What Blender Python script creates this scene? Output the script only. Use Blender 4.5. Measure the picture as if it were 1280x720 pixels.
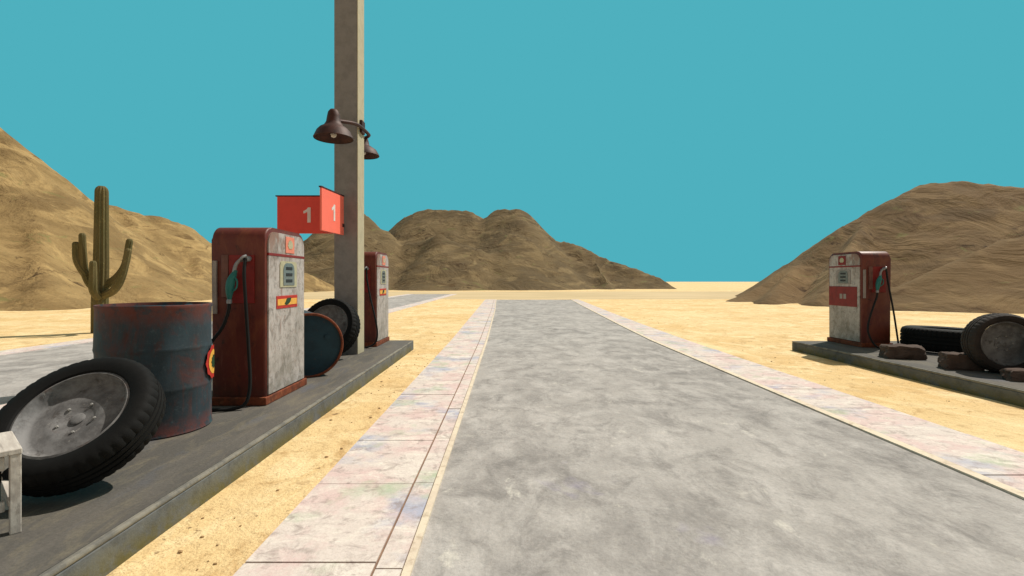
import bpy, bmesh, math, random
from mathutils import Vector, Matrix, Quaternion, noise
R = math.radians
random.seed(4)
for o in list(bpy.data.objects): bpy.data.objects.remove(o)
S = bpy.context.scene
COL = S.collection

# ------------------------------------------------------------------ camera
cam = bpy.data.cameras.new("camera"); co = bpy.data.objects.new("camera", cam); COL.objects.link(co)
co.location = (0, 0, 1.5); co.rotation_euler = (R(90), 0, 0)
cam.sensor_width = 36; cam.lens = 36*614/1280
cam.shift_x = 5/1280; cam.shift_y = -10/1280
cam.clip_start = .05; cam.clip_end = 5000
S.camera = co
# ------------------------------------------------------------------ light
SUN_EL, SUN_AZ = 54, 38          # azimuth counted from +x towards +y
w = bpy.data.worlds.new("World"); S.world = w; w.use_nodes = True
nt = w.node_tree; nt.nodes.clear()
def N(nt, t, **k):
    n = nt.nodes.new(t)
    for a, b in k.items(): setattr(n, a, b)
    return n
out = N(nt, 'ShaderNodeOutputWorld')
sky = N(nt, 'ShaderNodeTexSky', sky_type='NISHITA', sun_disc=False, sun_elevation=R(SUN_EL), sun_rotation=R(90-SUN_AZ))
hs = N(nt, 'ShaderNodeHueSaturation'); hs.inputs['Saturation'].default_value = .05
wm = N(nt, 'ShaderNodeMix', data_type='RGBA', blend_type='MULTIPLY'); wm.inputs[0].default_value = 1; wm.inputs[7].default_value = (1.12, 1, .86, 1)
b1 = N(nt, 'ShaderNodeBackground'); b1.inputs['Strength'].default_value = .085
b2 = N(nt, 'ShaderNodeBackground'); b2.inputs['Color'].default_value = (.078, .434, .515, 1); b2.inputs['Strength'].default_value = 1
tc = N(nt, 'ShaderNodeTexCoord'); sx = N(nt, 'ShaderNodeSeparateXYZ')
mr = N(nt, 'ShaderNodeMapRange', interpolation_type='SMOOTHSTEP')
mr.inputs['From Min'].default_value = math.sin(R(32)); mr.inputs['From Max'].default_value = math.sin(R(46))
mx = N(nt, 'ShaderNodeMixShader')
L = nt.links.new
L(sky.outputs[0], hs.inputs['Color']); L(hs.outputs[0], wm.inputs[6]); L(wm.outputs[2], b1.inputs['Color'])
L(tc.outputs['Generated'], sx.inputs[0]); 
yn = N(nt, 'ShaderNodeMath', operation='MINIMUM'); yn.inputs[1].default_value = 0      # the teal fades to added neutral sky overhead and behind, unseen, to untint shade
ym = N(nt, 'ShaderNodeMath', operation='MULTIPLY_ADD'); ym.inputs[1].default_value = -.9
L(sx.outputs['Y'], yn.inputs[0]); L(yn.outputs[0], ym.inputs[0]); L(sx.outputs['Z'], ym.inputs[2]); L(ym.outputs[0], mr.inputs['Value'])
L(mr.outputs[0], mx.inputs[0]); L(b2.outputs[0], mx.inputs[1]); L(b1.outputs[0], mx.inputs[2]); L(mx.outputs[0], out.inputs[0])
sun = bpy.data.lights.new("sun", 'SUN'); so = bpy.data.objects.new("sun", sun); COL.objects.link(so)
sun.energy = 4.6; sun.angle = R(.6); sun.color = (1, .935, .83)
d = Vector((math.cos(R(SUN_EL))*math.cos(R(SUN_AZ)), math.cos(R(SUN_EL))*math.sin(R(SUN_AZ)), math.sin(R(SUN_EL))))
so.rotation_euler = d.to_track_quat('Z', 'Y').to_euler(); so.location = (20, 10, 40)
S.view_settings.view_transform = 'Standard'; S.view_settings.look = 'None'
S.view_settings.exposure = 0; S.view_settings.gamma = 1; S.view_settings.use_curve_mapping = False
S.render.engine = 'CYCLES'

# ------------------------------------------------------------------ materials
def srgb(r, g, b):
    f = lambda c: (c/255/12.92) if c/255 <= .04045 else ((c/255+.055)/1.055)**2.4
    return (f(r), f(g), f(b), 1)
class Mat:
    """layered procedural material: base colour, then masks painted over it"""
    def __init__(s, name, base, rough=.85, metal=0, coord='Object', spec=.25):
        s.m = bpy.data.materials.new(name); s.m.use_nodes = True; s.t = s.m.node_tree
        s.b = s.t.nodes['Principled BSDF']; s.b.inputs['Roughness'].default_value = rough
        s.b.inputs['Metallic'].default_value = metal; s.b.inputs['Specular IOR Level'].default_value = spec
        s.tc = N(s.t, 'ShaderNodeTexCoord'); s.coord = s.tc.outputs[coord]
        rgb = N(s.t, 'ShaderNodeRGB'); rgb.outputs[0].default_value = base; s.c = rgb.outputs[0]
        s.hgt = None
    def map(s, scale=(1, 1, 1), loc=(0, 0, 0), rot=(0, 0, 0)):
        m = N(s.t, 'ShaderNodeMapping'); m.inputs['Scale'].default_value = scale; m.inputs['Location'].default_value = loc
        m.inputs['Rotation'].default_value = rot
        s.t.links.new(s.coord, m.inputs[0]); return m.outputs[0]
    def noise(s, sc, detail=5, rough=.6, scale=(1, 1, 1), loc=(0, 0, 0), dist=0, lo=.4, hi=.6):
        n = N(s.t, 'ShaderNodeTexNoise'); n.inputs['Scale'].default_value = sc; n.inputs['Detail'].default_value = detail
        n.inputs['Roughness'].default_value = rough; n.inputs['Distortion'].default_value = dist
        s.t.links.new(s.map(scale, loc), n.inputs['Vector'])
        r = N(s.t, 'ShaderNodeMapRange'); r.inputs['From Min'].default_value = lo; r.inputs['From Max'].default_value = hi
        s.t.links.new(n.outputs[0], r.inputs[0]); return r.outputs[0]
    def voro(s, sc, lo, hi, scale=(1, 1, 1), feature='DISTANCE_TO_EDGE', loc=(0, 0, 0)):
        n = N(s.t, 'ShaderNodeTexVoronoi', feature=feature); n.inputs['Scale'].default_value = sc
        s.t.links.new(s.map(scale, loc), n.inputs['Vector'])
        r = N(s.t, 'ShaderNodeMapRange'); r.inputs['From Min'].default_value = lo; r.inputs['From Max'].default_value = hi
        s.t.links.new(n.outputs['Distance'], r.inputs[0]); return r.outputs[0]
    def axis(s, ax, lo, hi):
        x = N(s.t, 'ShaderNodeSeparateXYZ'); s.t.links.new(s.coord, x.inputs[0])
        r = N(s.t, 'ShaderNodeMapRange'); r.inputs['From Min'].default_value = lo; r.inputs['From Max'].default_value = hi
        s.t.links.new(x.outputs[ax], r.inputs[0]); return r.outputs[0]
    def mul(s, a, b, op='MULTIPLY'):
        m = N(s.t, 'ShaderNodeMath', operation=op, use_clamp=True)
        for i, v in enumerate((a, b)):
            if isinstance(v, (int, float)): m.inputs[i].default_value = v
            else: s.t.links.new(v, m.inputs[i])
        return m.outputs[0]
    def paint(s, mask, col, amt=1, blend='MIX'):
        m = N(s.t, 'ShaderNodeMix', data_type='RGBA', blend_type=blend)
        f = s.mul(mask, amt)
        s.t.links.new(f, m.inputs[0]); s.t.links.new(s.c, m.inputs[6]); m.inputs[7].default_value = col
        s.c = m.outputs[2]; return s
    def bump(s, h, dist=.01, strength=.5):
        b = N(s.t, 'ShaderNodeBump'); b.inputs['Distance'].default_value = dist; b.inputs['Strength'].default_value = strength
        s.t.links.new(h, b.inputs['Height'])
        if s.hgt is not None: s.t.links.new(s.hgt, b.inputs['Normal'])
        s.hgt = b.outputs[0]; return s
    def done(s):
        s.t.links.new(s.c, s.b.inputs['Base Color'])
        if s.hgt is not None: s.t.links.new(s.hgt, s.b.inputs['Normal'])
        return s.m

def m_sand():
    m = Mat('sand', srgb(230, 203, 153), .95)
    m.paint(m.noise(.35, 6, .6, (.6, 1, 1)), srgb(214, 176, 116), .7)
    m.paint(m.noise(1.3, 8, .68, (1, .7, 1), (3, 1, 0), 1.2, .48, .62), srgb(242, 218, 170), .85)
    m.paint(m.noise(2.6, 8, .72, (1, .8, 1), (7, 3, 0), .9, .54, .66), srgb(188, 152, 102), .8)
    m.paint(m.noise(5, 8, .72, (1, 1, 1), (1, 9, 0), .6, .56, .68), srgb(168, 134, 92), .6)
    m.paint(m.mul(m.noise(9, 5, .66, loc=(2, 9, 0), lo=.62, hi=.68), m.noise(.9, 3, .6, loc=(5, 5, 0), lo=.44, hi=.55)), srgb(104, 78, 52), .85)
    m.paint(m.noise(50, 4, .7, lo=.45, hi=.72), srgb(160, 126, 84), .45)
    m.bump(m.noise(1.6, 8, .7, lo=0, hi=1), .12, .7); m.bump(m.noise(24, 5, .7, lo=0, hi=1), .015, .6)
    return m.done()
def m_track():
    m = Mat('packed_dirt', srgb(204, 182, 144), .95)
    m.paint(m.noise(.3, 6, .6, (.3, 1, 1)), srgb(165, 146, 110), .6)
    m.paint(m.noise(2, 6, .6, (.3, 1, 1), (4, 0, 0)), srgb(204, 180, 138), .6)
    return m.done()
def m_road():
    m = Mat('road_concrete', srgb(184, 178, 173), .9)
    m.paint(m.noise(.55, 7, .66, (1, .7, 1), lo=.42, hi=.62), srgb(142, 137, 134), .85)
    m.paint(m.noise(2.0, 8, .72, (1.2, .7, 1), (5, 2, 0), .4, .44, .62), srgb(206, 200, 195), .8)
    m.paint(m.noise(2.8, 9, .74, (1, .7, 1), (1, 7, 0), .5, .49, .66), srgb(126, 121, 118), .75)
    m.paint(m.noise(5.5, 8, .74, (1, .7, 1), (11, 3, 0), .5, .55, .70), srgb(128, 124, 121), .45)
    m.paint(m.noise(2.4, 6, .7, (1.2, .8, 1), (9, 4, 0), .4, .62, .72), srgb(232, 226, 214), .85)
    m.paint(m.noise(.5, 5, .66, (1, 1, 1), (2.2, 3.1, 0), .4, .65, .74), srgb(150, 140, 182), .6)
    m.paint(m.noise(14, 6, .74, lo=.5, hi=.7), srgb(188, 182, 174), .45)
    m.paint(m.noise(45, 4, .7, lo=.42, hi=.7), srgb(120, 117, 115), .3)
    m.paint(m.voro(110, .0, .22, feature='F1'), srgb(86, 84, 82), .22)
    m.bump(m.noise(25, 6, .7, lo=0, hi=1), .012, .6); m.bump(m.noise(3, 5, .7, lo=0, hi=1), .03, .4)
    return m.done()
def m_pave(seed):
    m = Mat('pale_stone_slab', srgb(210, 198, 190), .88)
    m.paint(m.noise(1.8, 6, .66, loc=(seed, 0, 0), lo=.46, hi=.58), srgb(208, 180, 176), .75)
    m.paint(m.noise(1.1, 5, .6, loc=(0, seed+3, 0), lo=.53, hi=.66), srgb(162, 168, 188), .85)
    m.paint(m.noise(1.6, 5, .6, loc=(4, seed+8, 0), lo=.56, hi=.68), srgb(160, 178, 146), .75)
    m.paint(m.noise(4.5, 7, .7, (.6, 1.2, 1), (seed, 6, 0), 1, .5, .66), srgb(230, 222, 210), .75)
    m.paint(m.noise(8, 7, .7, (1, 1, 1), (seed, 1, 0), .6, .52, .66), srgb(142, 126, 122), .65)
    m.paint(m.noise(55, 3, .7, lo=.45, hi=.75), srgb(150, 140, 126), .3)
    m.bump(m.noise(18, 6, .7, lo=0, hi=1), .012, .5)
    return m.done()
def m_strip():
    m = Mat('cream_edging', srgb(216, 202, 180), .85)
    m.paint(m.noise(3, 6, .65, lo=.45, hi=.62), srgb(200, 182, 164), .6)
    m.paint(m.noise(12, 6, .7, lo=.52, hi=.68), srgb(150, 130, 104), .5)
    m.bump(m.noise(20, 5, .7, lo=0, hi=1), .01, .4); return m.done()
def m_joint():
    m = Mat('dirt_joint', srgb(122, 98, 84), .95); m.paint(m.noise(6, 4), srgb(150, 122, 100), .6); return m.done()
def m_concrete_dark():
    m = Mat('dark_concrete', srgb(102, 97, 91), .85)
    m.paint(m.noise(1.2, 7, .65, (2, .6, 1), lo=.42, hi=.6), srgb(84, 81, 77), .8)
    m.paint(m.noise(3.5, 8, .7, (2, .5, 1), (3, 3, 0), .8, .5, .66), srgb(124, 116, 98), .6)
    m.paint(m.noise(1.6, 5, .6, (1.4, .5, 1), (8, 2, 0), .4, .58, .7), srgb(86, 92, 108), .5)
    m.paint(m.noise(50, 4, .7, lo=.4, hi=.7), srgb(60, 60, 58), .4)
    m.bump(m.noise(30, 6, .7, lo=0, hi=1), .01, .5); m.bump(m.noise(4, 5, .7, lo=0, hi=1), .02, .35)
    return m.done()
def m_concrete_side():
    m = Mat('kerb_face_concrete', srgb(92, 95, 97), .88)
    m.paint(m.noise(2.2, 7, .65, lo=.45, hi=.62), srgb(112, 112, 106), .7)
    m.paint(m.noise(6, 7, .65, loc=(1, 5, 2), lo=.5, hi=.62), srgb(72, 74, 76), .6)
    mo = m.mul(m.axis('Z', .15, .02), m.noise(4, 6, .7, (1, 1, 1), (3, 0, 1), lo=.38, hi=.52))
    m.paint(mo, srgb(98, 90, 42), .8)
    m.bump(m.noise(22, 6, .7, lo=0, hi=1), .012, .6); return m.done()
def m_lip():
    m = Mat('worn_kerb_lip', srgb(128, 124, 114), .85); m.paint(m.noise(7, 6, .7, lo=.45, hi=.6), srgb(94, 93, 90), .8)
    m.bump(m.noise(25, 5, .7, lo=0, hi=1), .01, .5); return m.done()
def m_red():
    m = Mat('rusty_red_paint', srgb(98, 37, 27), .5, 0, spec=.4)
    m.paint(m.noise(1.8, 6, .65, (1, 1, .5), lo=.42, hi=.62), srgb(82, 32, 23), .8)
    m.paint(m.noise(5, 8, .72, (1, 1, .4), (3, 0, 1), .8, .48, .6), srgb(112, 56, 34), .8)
    m.paint(m.noise(9, 8, .72, (1, 1, .6), (1, 8, 1), .6, .58, .68), srgb(48, 27, 22), .9)
    m.paint(m.mul(m.axis('Z', .30, .05), m.noise(7, 6, .7, lo=.35, hi=.55)), srgb(58, 36, 28), .8)
    m.paint(m.noise(22, 5, .7, (1, 1, .15), (4, 4, 0), lo=.6, hi=.72), srgb(150, 96, 80), .35)
    m.bump(m.noise(26, 6, .7, lo=0, hi=1), .004, .4); return m.done()
def m_white():
    m = Mat('grimy_white_enamel', srgb(178, 170, 166), .5, spec=.4)
    m.paint(m.noise(3, 8, .68, (1, 1, .7), lo=.46, hi=.62), srgb(146, 140, 134), .8)
    m.paint(m.noise(7, 9, .72, (1, 1, .8), (2, 5, 0), 1.1, .52, .63), srgb(108, 100, 94), .75)
    m.paint(m.noise(4, 8, .7, (1, 1, .35), (6, 1, 3), .8, .6, .68), srgb(126, 74, 50), .65)
    m.paint(m.mul(m.axis('Z', 1.3, 1.75), m.noise(5, 8, .72, (1, 1, .3), (8, 2, 3), .4, .46, .58)), srgb(128, 84, 62), .75)
    m.paint(m.noise(18, 8, .76, (1, 1, .6), (2, 5, 6), .3, .52, .66), srgb(120, 92, 78), .6)
    m.paint(m.noise(13, 8, .74, loc=(5, 5, 9), lo=.54, hi=.66), srgb(92, 84, 78), .6)
    m.paint(m.mul(m.axis('Z', .85, .15), m.noise(6, 8, .7, loc=(3, 3, 3), lo=.44, hi=.58)), srgb(120, 114, 104), .65)
    m.bump(m.noise(20, 6, .7, lo=0, hi=1), .003, .4); return m.done()
def m_base():
    m = Mat('rust_base', srgb(122, 62, 38), .75)
    m.paint(m.noise(8, 7, .7, lo=.45, hi=.6), srgb(84, 46, 32), .8); m.paint(m.noise(14, 7, .7, loc=(1, 1, 1), lo=.55, hi=.66), srgb(150, 96, 62), .6)
    m.bump(m.noise(30, 5, lo=0, hi=1), .005, .5); return m.done()
def m_barrel():
    m = Mat('weathered_teal_drum_paint', srgb(44, 60, 69), .7, .0, spec=.4)
    m.paint(m.noise(2.2, 6, .6, (1, 1, .7), lo=.42, hi=.62), srgb(30, 37, 42), .8)
    m.paint(m.noise(3, 5, .6, (1, 1, .5), (4, 4, 1), lo=.52, hi=.66), srgb(46, 78, 83), .65)
    m.paint(m.noise(3.6, 8, .7, (1, 1, .45), (1.3, 2, 5), .7, .55, .70), srgb(92, 42, 33), .7)
    m.paint(m.noise(9, 8, .74, (1, 1, .5), (7, 2, 5), .5, .54, .66), srgb(72, 38, 31), .75)
    m.paint(m.noise(16, 6, .72, (1, 1, .12), (3, 2, 5), 0, .56, .7), srgb(84, 44, 35), .5)
    m.paint(m.noise(24, 6, .74, loc=(1, 2, 5), lo=.56, hi=.7), srgb(84, 98, 102), .35)
    m.paint(m.mul(m.axis('Z', .9, 1.08), m.noise(7, 6, .7, lo=.4, hi=.52)), srgb(110, 52, 40), .8)
    m.paint(m.mul(m.axis('Z', .16, .02), m.noise(5, 6, .7, lo=.45, hi=.55)), srgb(104, 46, 36), .8)
    m.bump(m.noise(20, 6, .7, lo=0, hi=1), .004, .5); return m.done()
def m_barrel_end():
    m = Mat('dark_teal_drum_lid_paint', srgb(30, 58, 70), .6)
    m.paint(m.noise(4, 6, .6, lo=.42, hi=.62), srgb(24, 44, 54), .8); m.paint(m.noise(9, 7, .7, lo=.62, hi=.7), srgb(84, 50, 40), .7)
    m.bump(m.noise(20, 6, .7, lo=0, hi=1), .004, .5); return m.done()
def simple(name, c, rough=.7, metal=0, sc=8, dark=.7, amt=.6, bump=.003, spec=.3, c2=None):
    m = Mat(name, c, rough, metal, spec=spec)
    m.paint(m.noise(sc, 7, .68, lo=.44, hi=.62), c2 or (c[0]*dark, c[1]*dark, c[2]*dark, 1), amt)
    m.bump(m.noise(sc*3, 5, .7, lo=0, hi=1), bump, .5); return m.done()
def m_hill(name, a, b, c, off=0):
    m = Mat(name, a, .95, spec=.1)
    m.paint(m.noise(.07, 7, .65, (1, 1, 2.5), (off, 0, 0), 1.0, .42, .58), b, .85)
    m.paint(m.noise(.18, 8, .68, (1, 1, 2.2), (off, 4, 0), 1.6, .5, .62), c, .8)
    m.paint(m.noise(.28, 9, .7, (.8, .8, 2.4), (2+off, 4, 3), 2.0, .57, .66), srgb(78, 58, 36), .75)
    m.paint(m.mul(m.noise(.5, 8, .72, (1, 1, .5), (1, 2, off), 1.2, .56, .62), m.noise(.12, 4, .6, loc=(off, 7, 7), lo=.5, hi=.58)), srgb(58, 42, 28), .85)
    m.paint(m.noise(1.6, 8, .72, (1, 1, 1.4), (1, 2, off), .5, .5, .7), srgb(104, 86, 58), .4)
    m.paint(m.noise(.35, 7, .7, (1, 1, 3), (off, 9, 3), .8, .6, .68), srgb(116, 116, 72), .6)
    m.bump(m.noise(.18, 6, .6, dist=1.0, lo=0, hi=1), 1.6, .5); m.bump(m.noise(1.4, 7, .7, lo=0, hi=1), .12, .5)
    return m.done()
def m_wood():
    m = Mat('weathered_grey_wood', srgb(204, 196, 186), .85)
    m.paint(m.noise(14, 7, .65, (1, .12, 1), lo=.42, hi=.6), srgb(160, 150, 142), .7)
    m.paint(m.noise(34, 6, .65, (1, .08, .3), (3, 0, 0), lo=.55, hi=.66), srgb(112, 100, 90), .6)
    m.bump(m.noise(30, 6, .7, (1, .1, .4), lo=0, hi=1), .004, .6); return m.done()
def m_tyre(name, a, b):
    m = Mat(name, a, .8, spec=.2)
    m.paint(m.noise(5, 7, .7, lo=.45, hi=.65), b, .6)
    m.bump(m.noise(40, 4, .7, lo=0, hi=1), .003, .5); return m.done()
def m_rim():
    m = Mat('dull_steel_rim', srgb(124, 123, 123), .7)
    m.paint(m.noise(6, 8, .7, lo=.42, hi=.6), srgb(74, 72, 72), .7)
    m.paint(m.noise(11, 8, .72, loc=(3, 1, 4), lo=.55, hi=.66), srgb(60, 54, 50), .7)
    m.paint(m.noise(15, 6, .72, loc=(7, 1, 2), lo=.62, hi=.70), srgb(160, 156, 150), .7)
    m.paint(m.noise(4, 7, .7, loc=(1, 9, 2), lo=.6, hi=.7), srgb(104, 70, 52), .5)
    m.bump(m.noise(40, 5, .7, lo=0, hi=1), .003, .5); return m.done()
def m_cactus():
    m = Mat('cactus_skin', srgb(104, 92, 58), .8)
    m.paint(m.noise(2.5, 6, .6, (1, 1, .4), lo=.42, hi=.6), srgb(86, 80, 46), .8)
    m.paint(m.noise(12, 6, .7, lo=.55, hi=.68), srgb(134, 122, 74), .6)
    m.bump(m.noise(16, 5, .7, lo=0, hi=1), .01, .5); return m.done()

M = dict(
 sand=m_sand(), track=m_track(), road=m_road(), pave=m_pave(0), strip=m_strip(), joint=m_joint(),
 cdark=m_concrete_dark(), cside=m_concrete_side(), lip=m_lip(), red=m_red(), white=m_white(), base=m_base(),
 barrel=m_barrel(), bend=m_barrel_end(), wood=m_wood(), cactus=m_cactus(),
 tyre=m_tyre('black_rubber', (.0035, .0035, .0035, 1), (.007, .0065, .006, 1)),
 dusty=m_tyre('dusty_rubber', (.034, .026, .023, 1), (.014, .012, .011, 1)),
 rim=m_rim(),
 rimlip=simple('bare_steel_lip', srgb(150, 148, 144), .5, .0, 9, .7, .7),
 pole=simple('weathered_pole_concrete', srgb(130, 127, 126), .9, 0, 5, .7, .6, .006),
 rust=simple('rusty_lamp_metal', srgb(72, 42, 36), .6, .1, 9, .55, .8, .004, c2=srgb(44, 28, 26)),
 inner=simple('lamp_inner_enamel', srgb(150, 140, 128), .5),
 bulb=simple('frosted_bulb', srgb(210, 206, 196), .3),
 signred=simple('red_sign_paint', srgb(222, 74, 62), .5, 0, 5, .86, .5, .001),
 signlit=simple('sunlit_red_sign_paint', srgb(250, 118, 98), .5, 0, 5, .9, .4, .001),  # the same sign red, brightened to put sunlight into the colour
 signwhite=simple('faded_white_lettering', srgb(222, 214, 208), .6),
 signedge=simple('dark_sign_frame', srgb(70, 36, 34), .7),
 rubber=simple('hose_rubber', (.006, .006, .006, 1), .6),
 metal=simple('dull_metal', srgb(150, 150, 152), .45, .4, 12, .6, .6),
 teal=simple('teal_nozzle_plastic', srgb(40, 112, 108), .5, 0, 12, .6, .6),
 cradle=simple('nozzle_recess_metal', srgb(112, 76, 68), .6, 0, 10, .6, .7),
 greytrim=simple('grey_trim_metal', srgb(146, 138, 134), .5, 0, 12, .65, .7),
 orange=simple('orange_badge', srgb(222, 96, 62), .5, 0, 20, .75, .6),
 badge=simple('faded_orange_badge', srgb(222, 132, 108), .5, 0, 20, .8, .5),
 yellow=simple('yellow_decal', srgb(226, 168, 70), .5, 0, 20, .7, .6),
 green=simple('dark_green_decal', srgb(30, 62, 34), .6),
 decalred=simple('red_decal', srgb(178, 44, 34), .55, 0, 14, .7, .7),
 panelred=simple('dark_red_panel', srgb(128, 34, 32), .5, 0, 8, .65, .7),
 cream=simple('cream_dial_surround', srgb(176, 170, 140), .5, 0, 12, .75, .7),
 dial=simple('grey_dial_glass', srgb(104, 112, 112), .25, 0, 10, .8, .5, .001, .5),
 black=simple('black_figures', (.02, .022, .024, 1), .5),
 grit=simple('dark_grit', srgb(158, 128, 90), .9),
 rock=simple('brown_rubble_stone', srgb(84, 68, 60), .95, 0, 5, .55, .8, .02),
)
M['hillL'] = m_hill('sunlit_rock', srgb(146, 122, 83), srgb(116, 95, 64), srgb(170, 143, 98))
M['hillC'] = m_hill('shade_toned_rock', srgb(112, 96, 70), srgb(90, 77, 57), srgb(132, 114, 83), 20)  # rock darkened so the unlit camera side is put into the colour
M['hillR'] = m_hill('shadowed_slope_rock', srgb(112, 91, 64), srgb(92, 75, 53), srgb(128, 106, 75), 40)  # darker than the left hill, its shaded side put into the colour

# ------------------------------------------------------------------ mesh helpers
def obj(name, bm, mat, parent=None, smooth=None, loc=None):
    me = bpy.data.meshes.new(name); bmesh.ops.recalc_face_normals(bm, faces=bm.faces); bm.to_mesh(me); bm.free()
    me.materials.append(mat)
    if smooth is not None:
        me.polygons.foreach_set('use_smooth', [True]*len(me.polygons)); me.set_sharp_from_angle(angle=R(smooth))
    o = bpy.data.objects.new(name, me); COL.objects.link(o)
    if loc: o.location = loc
    o.parent = parent; return o
def tag(o, label=None, cat=None, group=None, kind=None):
    for k, v in (('label', label), ('category', cat), ('group', group), ('kind', kind)):
        if v: o[k] = v
    return o
def thing(name, label, cat, loc, rotz=0, group=None):
    o = bpy.data.objects.new(name, None); COL.objects.link(o); o.location = loc; o.rotation_euler = (0, 0, rotz)
    o.empty_display_size = .2
    return tag(o, label, cat, group)
def box(bm, lo, hi, bev=0, seg=2, mat=None):
    b = bmesh.new(); bmesh.ops.create_cube(b, size=1)
    for v in b.verts: v.co = Vector([lo[i]+(v.co[i]+.5)*(hi[i]-lo[i]) for i in range(3)])
    if bev: bmesh.ops.bevel(b, geom=b.edges[:], offset=bev, segments=seg, profile=.5, affect='EDGES')
    if mat: bmesh.ops.transform(b, matrix=mat, verts=b.verts)
    me = bpy.data.meshes.new('t'); b.to_mesh(me); b.free(); bm.from_mesh(me); bpy.data.meshes.remove(me); return bm
def bx(lo, hi, bev=0, seg=2, mat=None): return box(bmesh.new(), lo, hi, bev, seg, mat)
def lathe(prof, n=48, bm=None, mat=None):
    """prof = [(radius, z)...] turned about z"""
    bm = bm or bmesh.new(); rings = []
    for r, z in prof:
        if r < 1e-5: rings.append([bm.verts.new((0, 0, z))])
        else: rings.append([bm.verts.new((r*math.cos(2*math.pi*i/n), r*math.sin(2*math.pi*i/n), z)) for i in range(n)])
    for a, b in zip(rings, rings[1:]):
        for i in range(n):
            j = (i+1) % n
            if len(a) == 1 and len(b) == 1: continue
            if len(a) == 1: bm.faces.new((a[0], b[i], b[j]))
            elif len(b) == 1: bm.faces.new((a[i], a[j], b[0]))
            else: bm.faces.new((a[i], a[j], b[j], b[i]))
    if mat: bmesh.ops.transform(bm, matrix=mat, verts=[v for r in rings for v in r])
    return bm
def smoothpath(pts, k=8):
    P = [Vector(p) for p in pts]; P = [P[0]*2-P[1]]+P+[P[-1]*2-P[-2]]; o = []
    for i in range(1, len(P)-2):
        for j in range(k):
            t = j/k; a, b, c, d_ = P[i-1], P[i], P[i+1], P[i+2]
            o.append(.5*((2*b)+(c-a)*t+(2*a-5*b+4*c-d_)*t*t+(3*b-a-3*c+d_)*t**3))
    return o+[P[-2]]
def tube(pts, r, n=10, bm=None, k=8, cap=True):
    bm = bm or bmesh.new(); P = smoothpath(pts, k) if k else [Vector(p) for p in pts]
    rr = r if callable(r) else (lambda t: r)
    up = Vector((.31, .21, .93)); rings = []
    for i, p in enumerate(P):
        t = (P[min(i+1, len(P)-1)]-P[max(i-1, 0)]).normalized()
        a = (up-t*up.dot(t)).normalized(); up = a; b = t.cross(a); q = rr(i/(len(P)-1))
        rings.append([bm.verts.new(p+q*(math.cos(2*math.pi*j/n)*a+math.sin(2*math.pi*j/n)*b)) for j in range(n)])
    for A, B in zip(rings, rings[1:]):
        for j in range(n): bm.faces.new((A[j], A[(j+1) % n], B[(j+1) % n], B[j]))
    if cap: bm.faces.new(rings[0]); bm.faces.new(rings[-1])
    return bm
def prism(outline, d0, d1, plane='yz', bev=0):
    """outline in 2D, extruded along the missing axis from d0 to d1"""
    bm = bmesh.new()
    def P(a, b, d): return {'yz': (d, a, b), 'xz': (a, d, b), 'xy': (a, b, d)}[plane]
    A = [bm.verts.new(P(a, b, d0)) for a, b in outline]; B = [bm.verts.new(P(a, b, d1)) for a, b in outline]
    bm.faces.new(A); bm.faces.new(B[::-1]); n = len(A)
    for i in range(n): bm.faces.new((A[i], B[i], B[(i+1) % n], A[(i+1) % n]))
    return bm
def sheet(pts, z, nsub=0):
    bm = bmesh.new(); bm.faces.new([bm.verts.new((x, y, z)) for x, y in pts]); return bm
def copy_tree(o, parent=None):
    c = o.copy(); COL.objects.link(c); c.parent = parent
    for ch in [k for k in bpy.data.objects if k.parent == o]: copy_tree(ch, c)
    return c

# ------------------------------------------------------------------ ground
tag(obj('ground', sheet([(-900, -60), (900, -60), (900, 420), (-900, 420)], 0), M['sand']), kind='structure')
tag(obj('dirt_track', sheet([(-400, 38.5), (400, 38.5), (400, 64), (-400, 64)], .004), M['track']), kind='structure')
def strip_obj(name, left, right, ys, z0, z1, mat):
    """a long slab between two x(y) lines, top at z1, sides down to z0"""
    bm = bmesh.new(); rows = []
    for y in ys:
        a, b = left(y), right(y)
        rows.append([bm.verts.new(c) for c in ((a, y, z0), (a, y, z1), (b, y, z1), (b, y, z0))])
    for A, B in zip(rows, rows[1:]):
        for i in range(3): bm.faces.new((A[i], A[i+1], B[i+1], B[i]))
    bm.faces.new(rows[0]); bm.faces.new(rows[-1])
    return tag(obj(name, bm, mat), kind='structure')
def lerp(tab):
    def f(y):
        for (a, p), (b, q) in zip(tab, tab[1:]):
            if y <= b: return p+(q-p)*max(0, (y-a)/(b-a))
        return tab[-1][1]
    return f
YS = [-8]+list(range(0, 37))+[37.4]
xl = lerp([(-8, -.48), (12, -.5), (24, -.62), (36, -.85)])          # left edge of the lane
xr = lerp([(-8, 3.5), (12, 3.5), (16, 3.66), (22, 3.95), (28, 4.25), (37, 4.75)])
xlo = lerp([(-8, -1.36), (12, -1.4), (36, -1.72)])
xro = lerp([(-8, 4.42), (12, 4.42), (16, 4.5), (22, 4.7), (37, 5.35)])
strip_obj('road', xl, xr, YS, -.2, .008, M['road'])
K = .022
strip_obj('pavement_edging', lambda y: xl(y)-.045, lambda y: xl(y), YS, -.2, K+.003, M['strip'])
strip_obj('pavement_edging', lambda y: xr(y), lambda y: xr(y)+.09, YS, -.2, K+.003, M['strip'])
strip_obj('pavement_bed', xlo, lambda y: xl(y)-.045, YS, -.2, K-.008, M['joint'])
strip_obj('pavement_bed', lambda y: xr(y)+.09, xro, YS, -.2, K-.008, M['joint'])
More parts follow.
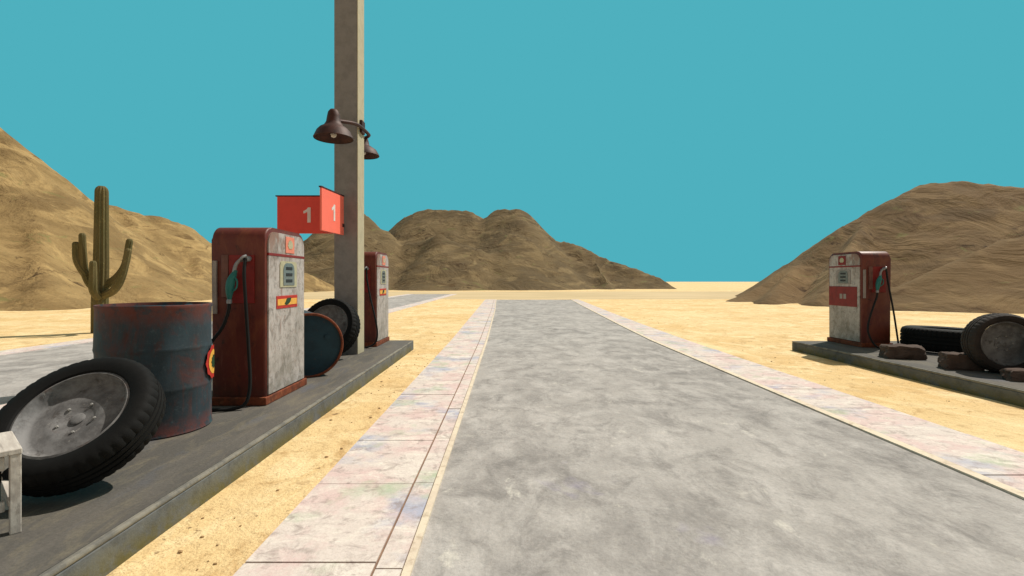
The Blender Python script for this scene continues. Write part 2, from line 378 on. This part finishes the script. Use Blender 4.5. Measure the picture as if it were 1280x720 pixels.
def slabs(fl, fr, y0, y1, step):
    bm = bmesh.new(); y = y0
    while y < y1-.1:
        e = min(y+step*random.uniform(.92, 1.08), y1); g = .006
        a0, a1, b0, b1 = fl(y)+.004, fl(e)+.004, fr(y)-.012, fr(e)-.012
        dz = random.uniform(-.002, .002)
        lo = [bm.verts.new(c) for c in ((a0, y+g, -.05), (b0, y+g, -.05), (b1, e-g, -.05), (a1, e-g, -.05))]
        hi = [bm.verts.new((v.co.x, v.co.y, K+dz)) for v in lo]
        bm.faces.new(hi)
        for i in range(4): bm.faces.new((lo[i], lo[(i+1) % 4], hi[(i+1) % 4], hi[i]))
        y = e
    return bm
tag(obj('pavement', slabs(xlo, lambda y: xl(y)-.19, -.1, 37.4, .93), M['pave']), kind='structure')
tag(obj('pavement', slabs(lambda y: xl(y)-.19, lambda y: xl(y)-.04, .35, 37.4, 1.05), M['pave']), kind='structure')
tag(obj('pavement', slabs(lambda y: xr(y)+.09, xro, -.1, 37.4, .93), M['pave']), kind='structure')
# the second lane, left of the pump island
Y2 = [-8]+list(range(0, 54, 2))
c_ = lambda v: (lambda y: v)
strip_obj('road', c_(-10.0), c_(-6.0), Y2, -.2, .008, M['road'])
strip_obj('pavement', c_(-6.0), c_(-5.35), Y2, -.2, K, M['pave'])
strip_obj('pavement', c_(-10.6), c_(-10.0), Y2, -.2, K, M['pave'])

# ------------------------------------------------------------------ pump islands
def island(label, x0, x1, y0, y1, face_left):
    t = thing('pump_island', label, 'pump island', ((x0+x1)/2, (y0+y1)/2, 0), 0, 'concrete pump islands')
    hx, hy, h = (x1-x0)/2, (y1-y0)/2, .2
    def worn(bm, amp):
        bmesh.ops.subdivide_edges(bm, edges=[e for e in bm.edges if e.calc_length() > 2], cuts=60)
        for v in bm.verts:
            n = noise.noise(v.co*2.1)*amp+noise.noise(v.co*9)*amp*.5
            v.co.x += n; v.co.z += n*.4
        return bm
    obj('kerb', worn(bx((-hx, -hy, -.15), (hx, hy, h-.035), .006, 1), .006), M['cside'], t)
    obj('lip', worn(bx((-hx-.002, -hy-.002, h-.034), (hx+.002, hy+.002, h-.003), .012, 2), .006), M['lip'], t)
    obj('slab', bx((-hx+.03, -hy+.03, h-.03), (hx-.03, hy-.03, h)), M['cdark'], t)
    return t
island('long dark concrete island left of the road with a pole and two pumps', -4.25, -2.04, -2, 10.62, False)
island('dark concrete island right of the road under the flat tyre and rubble', 6.07, 9.7, -2, 10.5, True)

# ------------------------------------------------------------------ hills
def hill(name, ridges, mat, lat, res, foot, amp, seed, prof=1.12):
    """ridges: lists of (px, py, depth); the slope falls away from each ridge at the same rate all round"""
    pts = []
    for rd in ridges:
        kk = rd[0]; P = []
        for px, py, D in rd[1:]: P.append(Vector(((px-635)/614*D, D, max(.05, 1.5-(py-350)/614*D))))
        for a, b in zip(P, P[1:]):
            n = max(2, int((b-a).length/(res*.8)))
            pts += [(*(a.lerp(b, i/n)), kk) for i in range(n)]
        pts.append((*P[-1], kk))
    import numpy as np
    A = np.array(pts); W = A[:, 2]*A[:, 3]+1.0
    x0, x1 = (A[:, 0]-W).min()-1, (A[:, 0]+W).max()+1; y0, y1 = (A[:, 1]-W).min()-1, (A[:, 1]+W).max()+1
    nx, ny = int((x1-x0)/res)+1, int((y1-y0)/res)+1
    X = np.linspace(x0, x1, nx); Y = np.linspace(y0, y1, ny)
    GX, GY = np.meshgrid(X, Y); Z = np.full(GX.shape, -1.)
    for (px, py, pz, kk), wd in zip(A, W):
        ux, uy = px/math.hypot(px, py), py/math.hypot(px, py)
        ra = (GX-px)*ux+(GY-py)*uy; ta = (GX-px)*uy-(GY-py)*ux
        dd = np.hypot(ra, ta*lat)
        t = 1-dd/wd
        Z = np.maximum(Z, np.where(t > 0, pz*np.abs(t)**prof, -(-t)*2.5))
    bm = bmesh.new(); V = {}
    for j in range(ny):
        for i in range(nx):
            z = Z[j, i]
            if z < -1.2: continue
            p = Vector((X[i]*.11+seed, Y[j]*.11, 0)); q = p*3.1
            n1 = noise.fractal(p, .9, 2.1, 5); n2 = 1-abs(noise.noise(q))*2
            hgt = max(z, 0)
            g = 1-abs(noise.noise(p*1.3+Vector((9, seed, 0)))*2.4)
            dz = amp*min(1, hgt/3)*(n1*1.0-.25+.3*(n2-.5)-1.1*max(0, g-.72))+.1*min(1, hgt)*noise.noise(p*12)
            V[i, j] = bm.verts.new((X[i], Y[j], z+dz-.05))
    for j in range(ny-1):
        for i in range(nx-1):
            q = [V.get(c) for c in ((i, j), (i+1, j), (i+1, j+1), (i, j+1))]
            if all(q) and max(v.co.z for v in q) > -.6: bm.faces.new(q)
    bmesh.ops.delete(bm, geom=[v for v in bm.verts if not v.link_faces], context='VERTS')
    o = obj(name, bm, mat, smooth=60); return tag(o, kind='structure')
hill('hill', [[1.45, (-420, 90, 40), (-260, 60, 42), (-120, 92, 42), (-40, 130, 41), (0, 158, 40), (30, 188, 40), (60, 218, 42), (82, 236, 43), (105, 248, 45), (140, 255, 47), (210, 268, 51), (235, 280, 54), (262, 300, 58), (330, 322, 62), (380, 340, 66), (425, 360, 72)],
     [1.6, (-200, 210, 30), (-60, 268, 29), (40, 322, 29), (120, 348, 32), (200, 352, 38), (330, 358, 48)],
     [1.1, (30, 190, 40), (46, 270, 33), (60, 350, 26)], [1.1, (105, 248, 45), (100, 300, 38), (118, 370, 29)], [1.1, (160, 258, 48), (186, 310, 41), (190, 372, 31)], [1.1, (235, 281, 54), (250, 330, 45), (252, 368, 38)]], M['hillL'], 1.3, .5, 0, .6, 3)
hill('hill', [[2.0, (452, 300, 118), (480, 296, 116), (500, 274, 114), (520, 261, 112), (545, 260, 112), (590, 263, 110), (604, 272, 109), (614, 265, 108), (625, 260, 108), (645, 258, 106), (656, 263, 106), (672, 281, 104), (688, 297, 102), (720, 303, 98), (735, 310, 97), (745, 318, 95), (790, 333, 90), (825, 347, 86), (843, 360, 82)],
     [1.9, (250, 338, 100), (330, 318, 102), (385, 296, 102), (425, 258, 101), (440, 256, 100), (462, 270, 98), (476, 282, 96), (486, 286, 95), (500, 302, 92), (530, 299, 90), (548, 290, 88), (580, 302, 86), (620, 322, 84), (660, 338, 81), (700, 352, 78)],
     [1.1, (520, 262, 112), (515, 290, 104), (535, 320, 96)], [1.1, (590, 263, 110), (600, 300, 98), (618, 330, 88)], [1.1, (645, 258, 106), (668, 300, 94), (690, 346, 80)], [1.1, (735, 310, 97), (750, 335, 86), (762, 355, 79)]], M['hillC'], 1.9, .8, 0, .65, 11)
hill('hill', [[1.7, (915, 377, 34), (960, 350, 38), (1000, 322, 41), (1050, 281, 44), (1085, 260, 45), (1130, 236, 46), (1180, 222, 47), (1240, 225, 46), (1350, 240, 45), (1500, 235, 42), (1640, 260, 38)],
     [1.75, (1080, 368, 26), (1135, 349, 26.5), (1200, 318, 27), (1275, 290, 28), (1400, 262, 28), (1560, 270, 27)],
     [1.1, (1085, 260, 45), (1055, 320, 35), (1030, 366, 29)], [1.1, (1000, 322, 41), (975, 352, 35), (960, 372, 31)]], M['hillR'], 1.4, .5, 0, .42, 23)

# ------------------------------------------------------------------ saguaro cactus
def cactus():
    t = thing('saguaro_cactus', 'tall olive green saguaro cactus with raised arms by the left hill', 'cactus', (-11.60, 14.0, 0))
    def ribbed(path, r0, tip, n=26, k=8):
        P = smoothpath(path, k); bm = bmesh.new(); up = Vector((1, .1, .02)); rings = []
        ln = len(P)-1
        for i, p in enumerate(P):
            tt = (P[min(i+1, ln)]-P[max(i-1, 0)]).normalized(); a = (up-tt*up.dot(tt)).normalized(); up = a; b = tt.cross(a)
            u = i/ln; r = r0*(1-.25*u)
            ring = []
            for j in range(n):
                q = r*(1.0 if j % 2 else .86); ang = 2*math.pi*j/n
                ring.append(bm.verts.new(p+q*(math.cos(ang)*a+math.sin(ang)*b)))
            rings.append((ring, p, tt, r))
        base, p, tt, r = rings[-1]
        rings = [x[0] for x in rings]
        for s in (.35, .65, .87):                       # rounded tip
            f = math.sqrt(1-s*s)
            rings.append([bm.verts.new(p+(v.co-p)*f+tt*r*s*1.1) for v in base])
        for A, B in zip(rings, rings[1:]):
            for j in range(n): bm.faces.new((A[j], A[(j+1) % n], B[(j+1) % n], B[j]))
        bm.faces.new(rings[-1]); bm.faces.new(rings[0]); return bm
    obj('trunk', ribbed([(-.02, 0, -.1), (-.03, 0, .9), (0, 0, 1.8), (.01, 0, 2.8), (.02, 0, 4.02)], .215, 1, k=6), M['cactus'], t, 40)
    arms = [[(-.1, 0, 1.2), (-.30, -.03, 1.42), (-.42, -.05, 1.75), (-.46, -.06, 2.2), (-.48, -.06, 2.75)],
            [(-.36, -.04, 1.62), (-.50, -.08, 1.85), (-.60, -.10, 2.1), (-.63, -.10, 2.5)],
            [(.1, .05, 1.35), (.38, .1, 1.58), (.60, .12, 1.95), (.72, .12, 2.6)],
            [(.1, -.08, 1.05), (.50, -.15, 1.22), (.76, -.2, 1.6), (.93, -.2, 2.3)],
            [(.05, -.15, 1.0), (.1, -.38, 1.25), (.13, -.42, 1.6), (.13, -.42, 1.95)]]
    for a in arms: obj('arm', ribbed(a, .115, 1, 18), M['cactus'], t, 40)
cactus()

# ------------------------------------------------------------------ tyres
def wheel(label, loc, az, el, rad, wid, rr, rub='tyre', rim=True, name='wheel', treads=44, group='old tyres and wheels on the islands'):
    """loc = centre; the wheel's face looks along azimuth az, elevation el"""
    t = thing(name, label, 'tyre', loc, 0, group)
    n = Vector((math.cos(az)*math.cos(el), math.sin(az)*math.cos(el), math.sin(el)))
    t.rotation_euler = n.to_track_quat('Z', 'Y').to_euler()
    h = wid/2; r = rad*rr
    prof = [(r, -h*.72), (r+.012, -h*.9), (r+(rad-r)*.35, -h), (r+(rad-r)*.7, -h*.97), (rad*.955, -h*.86), (rad*.985, -h*.7),
            (rad, -h*.45), (rad, -h*.38), (rad*.978, -h*.36), (rad*.978, -h*.28), (rad, -h*.26), (rad, -h*.06), (rad*.978, -h*.04),
            (rad*.978, h*.04), (rad, h*.06), (rad, h*.26), (rad*.978, h*.28), (rad*.978, h*.36), (rad, h*.38), (rad, h*.45),
            (rad*.985, h*.7), (rad*.955, h*.86), (r+(rad-r)*.7, h*.97), (r+(rad-r)*.35, h), (r+.012, h*.9), (r, h*.72),
            (r+.03, h*.5), (rad*.93, h*.3), (rad*.93, -h*.3), (r+.03, -h*.5), (r, -h*.72)]
    bm = lathe(prof, treads*4)
    for v in bm.verts:                                          # cross grooves in the tread
        a = math.atan2(v.co.y, v.co.x); q = math.hypot(v.co.x, v.co.y)
        if q > rad*.94 and abs(v.co.z) > h*.3:
            i = int(round((a/(2*math.pi))*treads*4)) % 4
            if i == 0: v.co.x *= .984; v.co.y *= .984
    bmesh.ops.remove_doubles(bm, verts=bm.verts, dist=1e-5)
    obj('tyre', bm, M[rub], t, 35)
    if rim:
        q = h*.62
        rp = [(r+.004, h*.8), (r-.010, h*.84), (r-.022, q), (r*.90, q*.62), (r*.84, q*.34), (r*.78, q*.28), (r*.55, q*.46), (r*.36, q*.46), (r*.3, q*.3), (0, q*.3)]
        o = obj('rim', lathe(rp, 64), M['rim'], t, 40)
        obj('hub', lathe([(r*.13, q*.2), (r*.13, q*.40), (r*.10, q*.46), (0, q*.46)], 24), M['rim'], o, 40)
        for i in range(5):
            a = 2*math.pi*i/5; c = Vector((math.cos(a)*r*.34, math.sin(a)*r*.34, q*.40))
            obj('wheel_nut', lathe([(.010, 0), (.010, .010), (.006, .013), (0, .013)], 6, mat=Matrix.Translation(c)), M['rimlip'], o)
    return t
wheel('large black tyre on a grey rim tilted in front of the upright barrel', (-2.735, 3.14, .2+.455*math.cos(R(48))+.125*math.sin(R(48))), R(273), R(48), .455, .25, .68)
wheel('black tyre with grey rim leaning on the foot of the tall pole', (-2.96, 8.17, .2+.49*math.cos(R(22))+.14*math.sin(R(22))), R(262), R(22), .49, .30, .73)
wheel('dusty brown tyre with a grey rim standing upright among the rubble', (6.93, 6.9, .2+.415), R(253), R(3), .418, .34, .72, 'dusty')
wheel('black tyre lying flat beside the right pump', (8.05, 9.0, .2+.21), 0, R(88), .68, .42, .6, rim=False, treads=60, name='flat_tyre')
wheel('black tyre at the very right edge, in front of the dusty brown one', (7.12, 6.28, .2+.34), R(205), R(4), .34, .24, .66, treads=36)

# ------------------------------------------------------------------ rubble
def rock(label, c, size, seed, rz=0, group='brown rubble lumps on the right island'):
    bm = bmesh.new(); bmesh.ops.create_icosphere(bm, subdivisions=4, radius=1)
    for v in bm.verts:
        p = v.co.copy()
        m = max(abs(p.x), abs(p.y), abs(p.z)); p = p.lerp(p/m*.8, .75)            # blocky
        p *= 1+.22*noise.noise(v.co*1.4+Vector((seed, 0, 0)))+.10*noise.noise(v.co*4+Vector((seed, 3, 0)))+.04*noise.noise(v.co*11)
        v.co = Vector((p.x*size[0], p.y*size[1], max(p.z, -.62)*size[2]))
    zm = min(v.co.z for v in bm.verts)
    for v in bm.verts: v.co.z -= zm
    o = obj('rubble_block', bm, M['rock'], smooth=38, loc=c); o.rotation_euler = (0, 0, rz)
    return tag(o, label, 'rubble', group)
rock('long brown rubble lump just below the pump hose', (6.58, 8.2, .198), (.34, .22, .15), 1, -.35)
rock('low brown rubble lump between flat tyre and dusty tyre', (6.62, 7.2, .198), (.27, .18, .16), 5, -.3)
rock('flat brown rubble lump at the foot of the dusty tyre', (6.72, 6.36, .198), (.30, .15, .10), 9, -.25)
rock('small brown rubble lump hidden behind the tilted tyre by the barrel', (-2.98, 3.60, .198), (.16, .13, .17), 13, .3, 'rubble on the left island')

# ------------------------------------------------------------------ barrels
def barrel_body(h=1.09, r=.42):
    prof = [(r-.03, .0), (r-.004, 0), (r+.006, .012), (r, .03)]
    for z in (.33, .40, .69, .76):
        pass
    def rib(z): return [(r, z-.03), (r+.003, z-.012), (r+.005, z), (r+.003, z+.012), (r, z+.03)]
    prof += rib(h*.35)+rib(h*.66)+[(r, h-.03), (r+.008, h-.012), (r+.004, h), (r-.014, h), (r-.016, h-.03)]
    bm = lathe(prof, 96)
    for v in bm.verts:
        if .05 < v.co.z < h-.05:
            n = noise.noise(v.co*3.1)*.012+noise.noise(v.co*1.3)*.012; q = math.hypot(v.co.x, v.co.y); v.co.x *= 1+n/q; v.co.y *= 1+n/q
    return bm
def barrel(label, loc, emblem_az):
    t = thing('oil_barrel', label, 'barrel', loc, 0, 'old teal oil barrels')
    bm = barrel_body(); bmesh.ops.subdivide_edges(bm, edges=[], cuts=1)
    obj('drum', bm, M['barrel'], t, 45)
    obj('lid', lathe([(.404, 1.06), (.38, 1.055), (.36, 1.062), (0, 1.062)], 64), M['bend'], t, 40)
    obj('base_lid', lathe([(.404, .012), (.38, .02), (.36, .014), (0, .014)], 64), M['bend'], t, 40)
    obj('bung', lathe([(.035, 1.062), (.035, 1.08), (.02, 1.084), (0, 1.084)], 16, mat=Matrix.Translation((.22, .1, 0))), M['bend'], t, 40)
    if emblem_az is not None:
        def patch(r0, r1, off, wav=0):
            bm = bmesh.new(); n = 40; rg = []
            for q in (r0, (r0+r1)/2, r1):
                ring = []
                for i in range(n):
                    a = 2*math.pi*i/n; qq = q*(1+wav*math.cos(a*10)*(q == r1)); u = qq*math.cos(a); v = qq*math.sin(a)*1.0
                    ph = emblem_az+u/.43; ring.append(bm.verts.new(((.436+off)*math.cos(ph), (.436+off)*math.sin(ph), .56+v)))
                rg.append(ring)
            for A, B in zip(rg, rg[1:]):
                for i in range(n): bm.faces.new((A[i], A[(i+1) % n], B[(i+1) % n], B[i]))
            if r0 < .01: bmesh.ops.contextual_create(bm, geom=rg[0])
            return bm
        e = obj('emblem', patch(.005, .15, 0, .05), M['decalred'], t)
        obj('emblem_ring', patch(.005, .11, .002, .0), M['yellow'], e)
        obj('emblem_centre', patch(.005, .06, .004, .12), M['green'], e)
    return t
barrel('upright teal oil barrel with red rust, standing beside the front pump', (-3.10, 4.33, .2), R(21))
bl = barrel('teal oil barrel lying on its side behind the front pump', (0, 0, 0), None)
ax = Vector((-.52, .85, 0)).normalized()
bl.rotation_euler = (-ax).to_track_quat('Z', 'Y').to_euler()
bl.location = Vector((-2.64, 6.55, .2+.425))+ax*1.09
rimring = lathe([(.402, 1.085), (.41, 1.094), (.428, 1.094), (.436, 1.085), (.434, 1.05)], 64)
obj('rim_ring', rimring, M['base'], bl, 50)

# ------------------------------------------------------------------ fuel pumps
# local frame: x across (0 .. .58, the dial face at x=.58), y along (0 .. 1.0), z up; the nozzle hangs on the face at y = 0
def arc_top(y0, y1, z0, z1, r, n=8):
    p = [(y0, z0), (y1, z0)]
    for i in range(n+1):
        a = math.pi/2*i/n; p.append((y1-r+r*math.cos(a), z1-r+r*math.sin(a)))
    for i in range(n+1):
        a = math.pi/2+math.pi/2*i/n; p.append((y0+r+r*math.cos(a), z1-r+r*math.sin(a)))
    return p
def digit(h, depth=.004):
    """a bold numeral 1 in the xy plane, centred, h tall"""
    o = [(.02, -.5), (.24, -.5), (.24, .5), (.06, .5), (-.02, .38), (-.14, .30), (-.24, .27), (-.24, .10), (-.12, .13), (.02, .21)]
    return prism([(x*h, y*h) for x, y in o], -depth/2, depth/2, 'xy')
def pump(label, loc, big_panel=False, mirror=False, hose=None):
    t = thing('fuel_pump', label, 'fuel pump', loc, 0, 'old red and white fuel pumps')
    mx = Matrix.Diagonal((-1, 1, 1, 1)) if mirror else Matrix.Identity(4)
    if mirror: mx = Matrix.Translation((0, 0, 0)) @ mx
    def part(name, bm, mat, par=t, smooth=None):
        bmesh.ops.transform(bm, matrix=mx, verts=bm.verts); return obj(name, bm, M[mat], par, smooth)
    H = 1.86; W = .58; D = 1.0
    b = prism(arc_top(.01, D-.01, .06, H, .145), -W+.012, -.012, 'yz')
    eds = [e for e in b.edges if all(abs(v.co.x+W-.012) < 1e-4 for v in e.verts) or all(abs(v.co.x+.012) < 1e-4 for v in e.verts)]
    bmesh.ops.bevel(b, geom=eds, offset=.022, segments=3, profile=.5, affect='EDGES')
    body = part('cabinet', b, 'red', smooth=35)
    part('plinth', bx((-W-.015, -.02, 0), (.012, D+.02, .085), .01), 'base')
    # white face plates let into the dial side
    f = prism(arc_top(.055, D-.055, .10, H-.30, .004, 1), -.014, .004, 'yz'); part('face_panel', f, 'white')
    f2 = prism(arc_top(.055, D-.055, H-.275, H-.045, .13), -.014, .004, 'yz'); part('header_panel', f2, 'white')
    part('divider', bx((-.013, .05, H-.302), (.008, D-.05, H-.273), .003), 'panelred')
    # header badge
    bd = part('badge', bx((.004, .44, H-.255), (.011, .66, H-.07), .003), 'panelred' if big_panel else 'badge')
    sh = []
    for i in range(15):
        a = math.pi*i/14; q = .062*(1+.10*math.cos(a*12)); sh.append((.55+q*math.cos(a), H-.17+q*math.sin(a)))
    sh += [(.515, H-.205), (.585, H-.205)]
    part('badge_mark', prism(sh, .009, .015, 'yz'), 'cream', bd)
    # dial window
    dl = part('dial_surround', prism(arc_top(.30, .72, H-.64, H-.35, .05), 0, .012, 'yz'), 'cream' if not big_panel else 'greytrim')
    part('dial_glass', prism(arc_top(.37, .65, H-.62, H-.37, .09), .0, .016, 'yz'), 'dial', dl)
    for zz in (H-.43, H-.50, H-.57): part('dial_figures', bx((.012, .43, zz-.018), (.0185, .59, zz+.018), .002), 'black', dl)
    # label
    if big_panel:
        lp = part('label_panel', bx((-.012, .12, .77), (.012, .95, 1.17), .004), 'panelred')
        part('label_mark', bx((.006, .42, .92), (.0145, .50, 1.02), .002), 'greytrim', lp)
        part('label_mark', bx((.006, .53, .92), (.0145, .61, 1.02), .002), 'greytrim', lp)
    else:
        lp = part('label_panel', bx((-.012, .22, .985), (.010, .74, 1.125), .003), 'decalred')
        part('label_stripe', bx((.006, .24, 1.02), (.0125, .72, 1.09), .002), 'yellow', lp)
        leaf = [(.40, 1.035), (.44, 1.02), (.50, 1.03), (.545, 1.055), (.57, 1.10), (.53, 1.095), (.49, 1.10), (.45, 1.085), (.43, 1.06)]
        part('label_mark', prism(leaf, .010, .0155, 'yz'), 'green', lp)
    # nozzle side (y = 0)
    if mirror: mx = Matrix.Translation((W, 0, 0))
    part('side_trim', bx((-W+.03, -.012, .95), (-W+.075, .012, 1.50), .004), 'greytrim')
    rc = part('nozzle_cradle', bx((-W+.13, -.022, 1.12), (-W+.20, .02, 1.56), .006), 'cradle')
    part('cradle_back', bx((-W+.20, -.012, 1.06), (-.12, .02, 1.56), .004), 'panelred', rc)
    part('hook', tube([(-.22, -.01, 1.50), (-.22, -.08, 1.50), (-.19, -.10, 1.53), (-.165, -.07, 1.55)], .014, k=5), 'metal', rc, 60)
    part('hose_outlet', lathe([(.0, 0), (.03, 0), (.03, .05), (.02, .07), (0, .07)], 16, mat=Matrix.Translation((-.17, -.005, 1.52)) @ Matrix.Rotation(R(90), 4, 'X')), 'metal', rc, 40)
    noz = bpy.data.objects.new('nozzle', None)
    nb = tube([(-.335, -.075, 1.10), (-.33, -.08, 1.18), (-.315, -.085, 1.28), (-.285, -.08, 1.36), (-.27, -.075, 1.40)],
              lambda u: (.020+.022*math.sin(math.pi*min(1, u*1.15))**1.2), 14)
    nz = part('nozzle', nb, 'teal', smooth=60)
    part('spout', tube([(-.285, -.078, 1.38), (-.27, -.075, 1.45), (-.235, -.07, 1.50), (-.20, -.065, 1.52)], lambda u: .019-.005*u, 12), 'metal', nz, 60)
    part('trigger', tube([(-.30, -.09, 1.34), (-.245, -.10, 1.30), (-.25, -.10, 1.22), (-.315, -.09, 1.17)], .009, 8), 'teal', nz, 60)
    part('collar', lathe([(.0, 0), (.024, 0), (.026, .03), (.02, .045), (0, .045)], 14, mat=Matrix.Translation((-.336, -.075, 1.06))), 'metal', nz, 50)
    part('hose', tube(hose, .0165, 10, k=10), 'rubber', smooth=60)
    return t
hoseA = [(-.17, -.075, 1.52), (-.165, -.11, 1.35), (-.15, -.10, 1.0), (-.125, -.10, .6), (-.10, -.12, .25), (-.12, -.16, .07), (-.22, -.20, .018),
         (-.42, -.24, .018), (-.60, -.22, .03), (-.66, -.16, .25), (-.62, -.12, .50), (-.50, -.09, .68), (-.40, -.08, .82), (-.345, -.075, .98), (-.336, -.075, 1.08)]
hoseB = [(-.17, -.075, 1.52), (-.15, -.10, 1.3), (-.08, -.12, .95), (.02, -.14, .55), (.06, -.15, .28), (.02, -.16, .10), (-.12, -.2, .02), (-.24, -.2, .03),
         (-.36, -.15, .14), (-.42, -.12, .38), (-.40, -.10, .62), (-.35, -.08, .85), (-.336, -.075, 1.08)]
hoseR = [(-.17, -.075, 1.52), (-.14, -.10, 1.2), (-.07, -.12, .75), (-.02, -.14, .33), (.0, -.16, .07), (-.06, -.22, .018), (-.28, -.25, .018),
         (-.44, -.2, .04), (-.53, -.13, .24), (-.53, -.10, .45), (-.42, -.08, .78), (-.345, -.075, .98), (-.336, -.075, 1.08)]
pump('rusty red and white pump standing beside the upright barrel', (-2.51, 5.09, .2), hose=hoseA)
pump('farther red and white pump at the end of the left island behind the pole', (-2.56, 9.55, .2), hose=hoseB)
pump('red and white pump on the right island with a big dark red label panel', (6.82, 9.47, .2), True, True, hoseR)

# ------------------------------------------------------------------ pole, sign boards, lamps
PX, PY = -2.835, 8.76
t = thing('tall_pole', 'tall square weathered grey pole rising from the left island', 'pole', (PX, PY, .2))
b = bx((-.2, -.19, -.1), (.2, .19, 8.8), .012, 2)
obj('shaft', b, M['pole'], t)
obj('lit_face_sheet', bx((.2005, -.188, 0), (.214, .188, 8.78), .003, 1), simple('sunlit_face_tone', srgb(176, 166, 140), .85, 0, 6, .8, .6), t)  # pale sheet added over the right face, painting in its sunlit tone
obj('pole_cap', bx((-.23, -.22, 8.8), (.23, .22, 8.86), .008), M['rust'], t)
def sign(label, loc, rotz, w, h, paint, num):
    s = thing('number_sign', label, 'sign', loc, rotz, 'red number signs on the pole')
    # local: board in the xz plane, front looks to -y
    obj('board', bx((-w/2, -.016, -h/2), (w/2, .016, h/2), .003), M[paint], s)
    obj('top_rail', bx((-w/2-.03, -.022, h/2), (w/2+.01, .022, h/2+.022), .004), M['signedge'], s)
    dg = digit(.27); bmesh.ops.transform(dg, matrix=Matrix.Translation((0, -.0175, 0)) @ Matrix.Rotation(R(90), 4, 'X'), verts=dg.verts)
    obj('numeral', dg, M['signwhite'], s)
    d2 = digit(.27); bmesh.ops.transform(d2, matrix=Matrix.Rotation(R(180), 4, 'Z') @ Matrix.Translation((0, -.0175, 0)) @ Matrix.Rotation(R(90), 4, 'X'), verts=d2.verts)
    obj('numeral', d2, M['signwhite'], s)
    return s
sign('dark red board numbered 1 facing the camera, left of the pole', (-3.585, 8.78, 2.66), 0, 1.07, .66, 'signred', 1)
sb = sign('sunlit-toned red board numbered 1 projecting edge-on in front of the pole', (-2.90, 8.115, 2.615), R(90-4), .86, .67, 'signlit', 1)
obj('bracket', bx((-.43-.0, -.02, .336), (-.36, .02, .362), .004), M['signedge'], sb)
obj('bracket', bx((.36, -.02, -.2), (.448, .02, -.14), .004), M['signedge'], sb)

t = thing('twin_lamp', 'pair of dark rusty bell shaped lamps on one bar across the pole', 'lamp', (PX, PY, 4.17))
bar = tube([(.03, -.86, -.10), (.12, -.70, -.07), (.21, -.50, -.03), (.25, -.30, .0), (.255, 0, .02), (.25, .35, .03), (.20, .52, .05), (.11, .61, .03), (.08, .62, -.06)], .03, 10)
obj('bar', bar, M['rust'], t, 60)
obj('bracket', bx((.214, -.09, -.06), (.262, .09, .16), .008), M['rust'], t)
for (x, y, z) in ((.03, -.86, -.40), (.075, .62, -.30)):
    pr = [(.305, .0), (.31, .012), (.30, .03), (.26, .12), (.215, .17), (.15, .21), (.115, .27), (.10, .36), (.085, .43), (.055, .47), (0, .48)]
    if y > 0: pr = [(r*.95, zz*.78) for r, zz in pr]
    sh = obj('lamp_shade', lathe(pr, 40, mat=Matrix.Translation((x, y, z))), M['rust'], t, 50)
    obj('shade_lining', lathe([(.296, .006), (.285, .035), (.235, .12), (.13, .19), (0, .2)], 40, mat=Matrix.Translation((x, y, z))), M['rust'], sh, 50)
    obj('bulb', lathe([(0, .015), (.035, .03), (.05, .065), (.035, .11), (.02, .16)], 20, mat=Matrix.Translation((x, y, z))), M['bulb'], sh, 60)

# ------------------------------------------------------------------ stool at the left edge
t = thing('wooden_stool', 'weathered pale wooden stool cut off by the left edge', 'stool', (-2.82, 2.505, .2), R(50))
obj('seat', bx((-.225, -.225, .405), (.225, .225, .435), .005), M['wood'], t)
for sx in (-1, 1):
    for sy in (-1, 1):
        obj('leg', bx((sx*.20-.022, sy*.20-.022, 0), (sx*.20+.022, sy*.20+.022, .405), .004), M['wood'], t)
    obj('stretcher', bx((sx*.19-.015, -.162, .13), (sx*.19+.015, .162, .18), .003), M['wood'], t)
    obj('stretcher', bx((-.162, sx*.19-.014, .12), (.162, sx*.19+.014, .17), .003), M['wood'], t)
    obj('apron', bx((-.162, sx*.19-.012, .33), (.162, sx*.19+.012, .398), .003), M['wood'], t)

# ------------------------------------------------------------------ loose grit lying on the sand
bm = bmesh.new(); random.seed(12)
for i in range(110):
    if i % 3: x = random.uniform(-2.0, -1.42); y = random.uniform(2, 14)
    else: x = random.uniform(4.7, 5.95); y = random.uniform(5, 20)
    r_ = random.uniform(.003, .010)*random.choice((1, 1, 1.5)); m4 = Matrix.Translation((x, y, .004)) @ Matrix.Rotation(random.random()*6, 4, 'Z') @ Matrix.Diagonal((1.4, 1, .7, 1))
    bmesh.ops.create_icosphere(bm, subdivisions=1, radius=r_, matrix=m4)
tag(obj('grit', bm, M['grit']), 'small dark stones scattered on the sand beside the paving', 'stones', kind='stuff')
